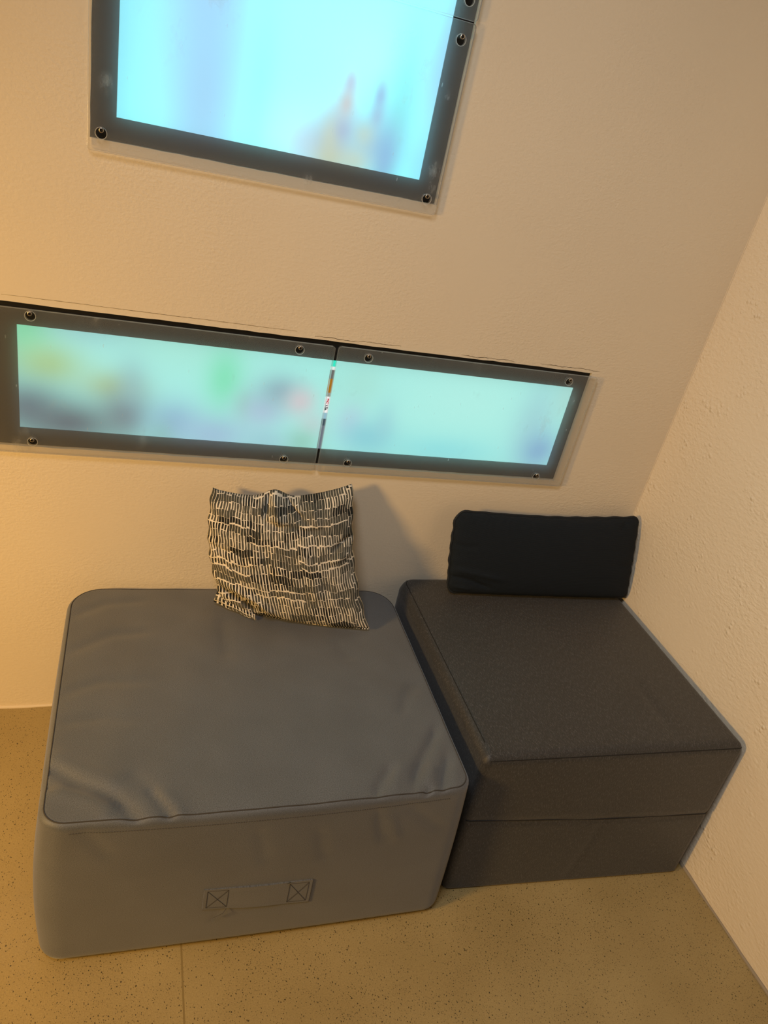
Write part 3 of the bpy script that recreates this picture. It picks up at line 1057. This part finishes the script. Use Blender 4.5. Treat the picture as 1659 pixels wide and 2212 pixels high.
# ------------------------------------------------------------------ cushions
def cushion_grid(n, m, edges, thick_f, thick_b, normal, wrinkle=None, pw=0.5):
    """front and back sheets joined at a knife edge.  edges: function (u, v) -> world point of the flat sheet"""
    V = []; F = []; UV = []
    N = np.array(normal, float); N /= np.linalg.norm(N)
    us = 0.5 - 0.5 * np.cos(np.linspace(0, math.pi, n + 1)) * 0.35 - 0.65 * (0.5 - np.linspace(0, 1, n + 1)) * 1.0
    us = (us - us[0]) / (us[-1] - us[0])
    vs_ = 0.5 - 0.5 * np.cos(np.linspace(0, math.pi, m + 1)) * 0.35 - 0.65 * (0.5 - np.linspace(0, 1, m + 1))
    vs_ = (vs_ - vs_[0]) / (vs_[-1] - vs_[0])
    idx = {}
    for side in (0, 1):
        for j, v in enumerate(vs_):
            for i, u in enumerate(us):
                border = i in (0, n) or j in (0, m)
                if border and side == 1:
                    idx[(1, i, j)] = idx[(0, i, j)]; continue
                prof = (max(0, 4 * u * (1 - u)) ** pw) * (max(0, 4 * v * (1 - v)) ** pw)
                p = edges(u, v)
                if side == 0:
                    p = p + N * thick_f * prof
                    if wrinkle is not None: p = p + wrinkle(u, v, N, prof)
                else:
                    p = p - N * thick_b * prof
                idx[(side, i, j)] = len(V); V.append(p); UV.append((u, v))
    for side in (0, 1):
        for j in range(m):
            for i in range(n):
                q = (idx[(side, i, j)], idx[(side, i + 1, j)], idx[(side, i + 1, j + 1)], idx[(side, i, j + 1)])
                F.append(q if side == 0 else q[::-1])
    return V, F, UV


# printed cushion: corners measured where they touch wall and ottoman
TL = np.array([0.181, -0.046, 0.692]); TR = np.array([0.506, -0.046, 0.721])
BR = np.array([0.571, -0.200, 0.406]); BL = np.array([0.226, -0.112, 0.412])


def print_edges(u, v):
    p = (BL * (1 - u) + BR * u) * (1 - v) + (TL * (1 - u) + TR * u) * v
    # left edge bows out, right edge in, top dips between the corners with a pinch in the middle
    p = p + np.array([-0.020, 0, 0]) * math.sin(math.pi * v) ** 1.0 * (1 - u) ** 2
    p = p + np.array([-0.016, 0, 0]) * math.sin(math.pi * min(1, v * 1.1)) * u ** 3
    dip = -0.030 * math.sin(math.pi * u) ** 0.8 + 0.020 * math.exp(-((u - 0.44) / 0.09) ** 2)
    p = p + np.array([0, 0, dip]) * v ** 5
    # lower edge sinks towards the ottoman
    p = p + np.array([0, -0.012, -0.004]) * math.sin(math.pi * u) * (1 - v) ** 4
    return p


pw_ = ridge_field([
    ([(0.40, 1.0), (0.385, 0.90), (0.375, 0.80)], -0.013, 0.014),
    ([(0.52, 0.98), (0.57, 0.90), (0.64, 0.80)], -0.011, 0.014),
    ([(0.44, 0.97), (0.46, 0.86), (0.47, 0.78)], 0.011, 0.030),
    ([(0.37, 0.79), (0.45, 0.74), (0.56, 0.76)], -0.007, 0.018),
    ([(0.56, 0.76), (0.66, 0.72), (0.80, 0.74)], -0.005, 0.016),
    ([(1.0, 0.66), (0.92, 0.63), (0.84, 0.58)], -0.009, 0.016),
    ([(1.0, 0.56), (0.90, 0.53), (0.80, 0.50)], 0.006, 0.020),
    ([(0.0, 0.55), (0.10, 0.52), (0.22, 0.53)], -0.005, 0.018),
    ([(0.02, 0.42), (0.14, 0.40), (0.3, 0.42)], -0.004, 0.016),
    ([(0.03, 0.18), (0.16, 0.11), (0.24, 0.03)], -0.013, 0.020),
    ([(0.10, 0.24), (0.25, 0.17), (0.36, 0.06)], 0.008, 0.028),
    ([(0.17, 0.18), (0.26, 0.10), (0.30, 0.03)], -0.006, 0.012),
    ([(0.62, 0.66), (0.66, 0.4), (0.70, 0.2)], 0.004, 0.05),
    ([(0.36, 0.62), (0.38, 0.36), (0.40, 0.15)], -0.004, 0.04),
    ([(0.70, 0.95), (0.72, 0.84), (0.76, 0.7)], 0.004, 0.03),
])


def print_wrinkle(u, v, N, prof):
    k = min(1, prof * 3 + 0.15)
    a = pw_(u, v) + 0.0014 * math.sin(u * 31 + v * 9) * math.sin(v * 23 - u * 12)
    sideways = 0.0020 * math.sin(v * 40 + 3 * math.sin(u * 9)) * (abs(2 * u - 1) ** 3)
    return N * a * 1.6 * k + np.array([sideways, 0, 0])


nrm = np.cross(BR - BL, TL - BL); nrm /= np.linalg.norm(nrm)
if nrm[1] > 0: nrm = -nrm
V, F, UV = cushion_grid(84, 84, print_edges, 0.062, 0.012, nrm, print_wrinkle, 0.55)
V = [np.array([p[0], min(p[1], -0.004), p[2]]) for p in V]
pc = tag(empty('throw_pillow', (0.38, -0.13, 0.40)), 'cream pillow printed with rows of charcoal brush strokes, on the grey ottoman', 'pillow', 'throw pillows')
keep_world(mesh_obj('pillow_cover', V, F, M_PRINT, pc, True, UV))
# dog-eared lower left corner folded outwards
tip = np.array([0.206, -0.098, 0.409])
ear = []
nE = 12
EV = []; EF = []; EU = []
rootA = print_edges(0.0, 0.13) + nrm * 0.004; rootB = print_edges(0.22, 0.0) + nrm * 0.010
for j in range(nE + 1):
    t = j / nE
    a = rootA * (1 - t) + tip * t if False else None
for j in range(nE + 1):
    t = j / nE                      # along the fold, from the left edge to the bottom edge
    root = rootA * (1 - t) + rootB * t
    outp = tip * (1 - t) ** 1.3 + (rootB + np.array([0.0, -0.012, -0.008])) * (1 - (1 - t) ** 1.3)
    for i in range(5):
        s = i / 4
        p = root * (1 - s) + outp * s
        p = p + nrm * 0.010 * math.sin(math.pi * s) * (1 - 0.4 * t) + np.array([0, 0, 0.0015 * math.sin(t * 16)])
        EV.append(p); EU.append((0.02 + 0.22 * t, 0.16 - 0.13 * s))
nf = len(EV)
for q in range(nf):
    EV.append(EV[q] - nrm * 0.004 + np.array([0, 0.001, -0.001])); EU.append(EU[q])
for j in range(nE):
    for i in range(4):
        a = j * 5 + i
        EF.append((a, a + 5, a + 6, a + 1)); EF.append((nf + a, nf + a + 1, nf + a + 6, nf + a + 5))
for i in range(4):
    for j in (0, nE):
        a = j * 5 + i; EF.append((a, a + 1, nf + a + 1, nf + a))
for j in range(nE):
    for i in (0, 4):
        a = j * 5 + i; EF.append((a, nf + a, nf + a + 5, a + 5))
keep_world(mesh_obj('folded_corner', EV, EF, M_PRINT, pc, True, EU))
# hem along the lower edge
P = [print_edges(u, 0.0) + np.array([0, -0.001, -0.001]) for u in np.linspace(0.18, 1.0, 60)]
v, f = tube(P, 0.0016, 6)
keep_world(mesh_obj('hem', v, f, M_PRINT, pc, True, [(0.2 + 0.8 * (i // 6) / 60, 0.01) for i in range(len(v))]))

# black lumbar cushion in the corner
cTL = np.array([0.799, -0.042, 0.660]); cTR = np.array([1.362, -0.040, 0.664])
cBR = np.array([1.364, -0.116, 0.4405]); cBL = np.array([0.812, -0.096, 0.4415])
RCOR = 0.045


def black_edges(u, v):
    x = (u - 0.5) * 0.56; z = (v - 0.5) * 0.235
    # rounded corners: larger at the upper left
    hx, hz = 0.28, 0.1175
    r = 0.032 if (x < 0 and z > 0) else 0.018
    qx = max(-(hx - r), min(hx - r, x)); qz = max(-(hz - r), min(hz - r, z))
    dx, dz = x - qx, z - qz
    if dx and dz:
        l = math.hypot(dx, dz); mm = max(abs(dx), abs(dz)); x, z = qx + dx * mm / l, qz + dz * mm / l
    uu = x / 0.56 + 0.5; vv = z / 0.235 + 0.5
    p = (cBL * (1 - uu) + cBR * uu) * (1 - vv) + (cTL * (1 - uu) + cTR * uu) * vv
    p = p + np.array([0, 0, -0.010]) * math.sin(math.pi * uu) * vv ** 4
    p = p + np.array([-0.010, 0, 0]) * (math.sin(math.pi * vv)) * 0.5 * (1 - uu) ** 6
    p = p + np.array([0.0012 * math.sin(vv * 42) * (abs(2 * uu - 1) ** 12), 0, 0.0008 * math.sin(uu * 60) * vv ** 8])
    return p


bw_ = ridge_field([
    ([(0.0, 0.22), (0.08, 0.20), (0.20, 0.10)], -0.008, 0.018),
    ([(0.02, 0.32), (0.12, 0.28), (0.26, 0.22)], 0.006, 0.028),
    ([(0.02, 0.10), (0.10, 0.07)], 0.005, 0.02),
    ([(0.0, 0.62), (0.05, 0.60), (0.12, 0.62)], -0.003, 0.02),
    ([(1.0, 0.45), (0.95, 0.43), (0.88, 0.44)], -0.003, 0.02),
    ([(0.93, 1.0), (0.91, 0.94), (0.88, 0.85)], -0.003, 0.014),
])
nb = np.cross(cBR - cBL, cTL - cBL); nb /= np.linalg.norm(nb)
if nb[1] > 0: nb = -nb
V, F, UV = cushion_grid(90, 48, black_edges, 0.042, 0.028, nb, lambda u, v, N, prof: N * bw_(u, v) * min(1, prof * 2 + 0.2), 0.36)
V = [np.array([min(p[0], XR - 0.003), min(p[1], -0.003), max(p[2], 0.4385)]) for p in V]
UV = [(u * 0.56 * 3, v * 0.235 * 3) for u, v in UV]
bc = tag(empty('throw_pillow', (1.08, -0.08, 0.43)), 'black ribbed lumbar pillow leaning in the corner on the charcoal ottoman', 'pillow', 'throw pillows')
keep_world(mesh_obj('pillow_cover', V, F, M_KNIT, bc, True, UV))
per = [(t, 0.0) for t in np.linspace(0, 1, 70)[:-1]] + [(1.0, t) for t in np.linspace(0, 1, 34)[:-1]] + [(t, 1.0) for t in np.linspace(1, 0, 70)[:-1]] + [(0.0, t) for t in np.linspace(1, 0, 34)[:-1]]
P = [black_edges(u, v) for u, v in per]
P = [np.array([min(p[0], XR - 0.006), p[1], p[2]]) for p in P]
v, f = tube(P, [0.0034 + 0.0006 * math.sin(i * 0.8) for i in range(len(P))], 8, True)
keep_world(mesh_obj('piping', v, f, M_PIPING, bc, True))
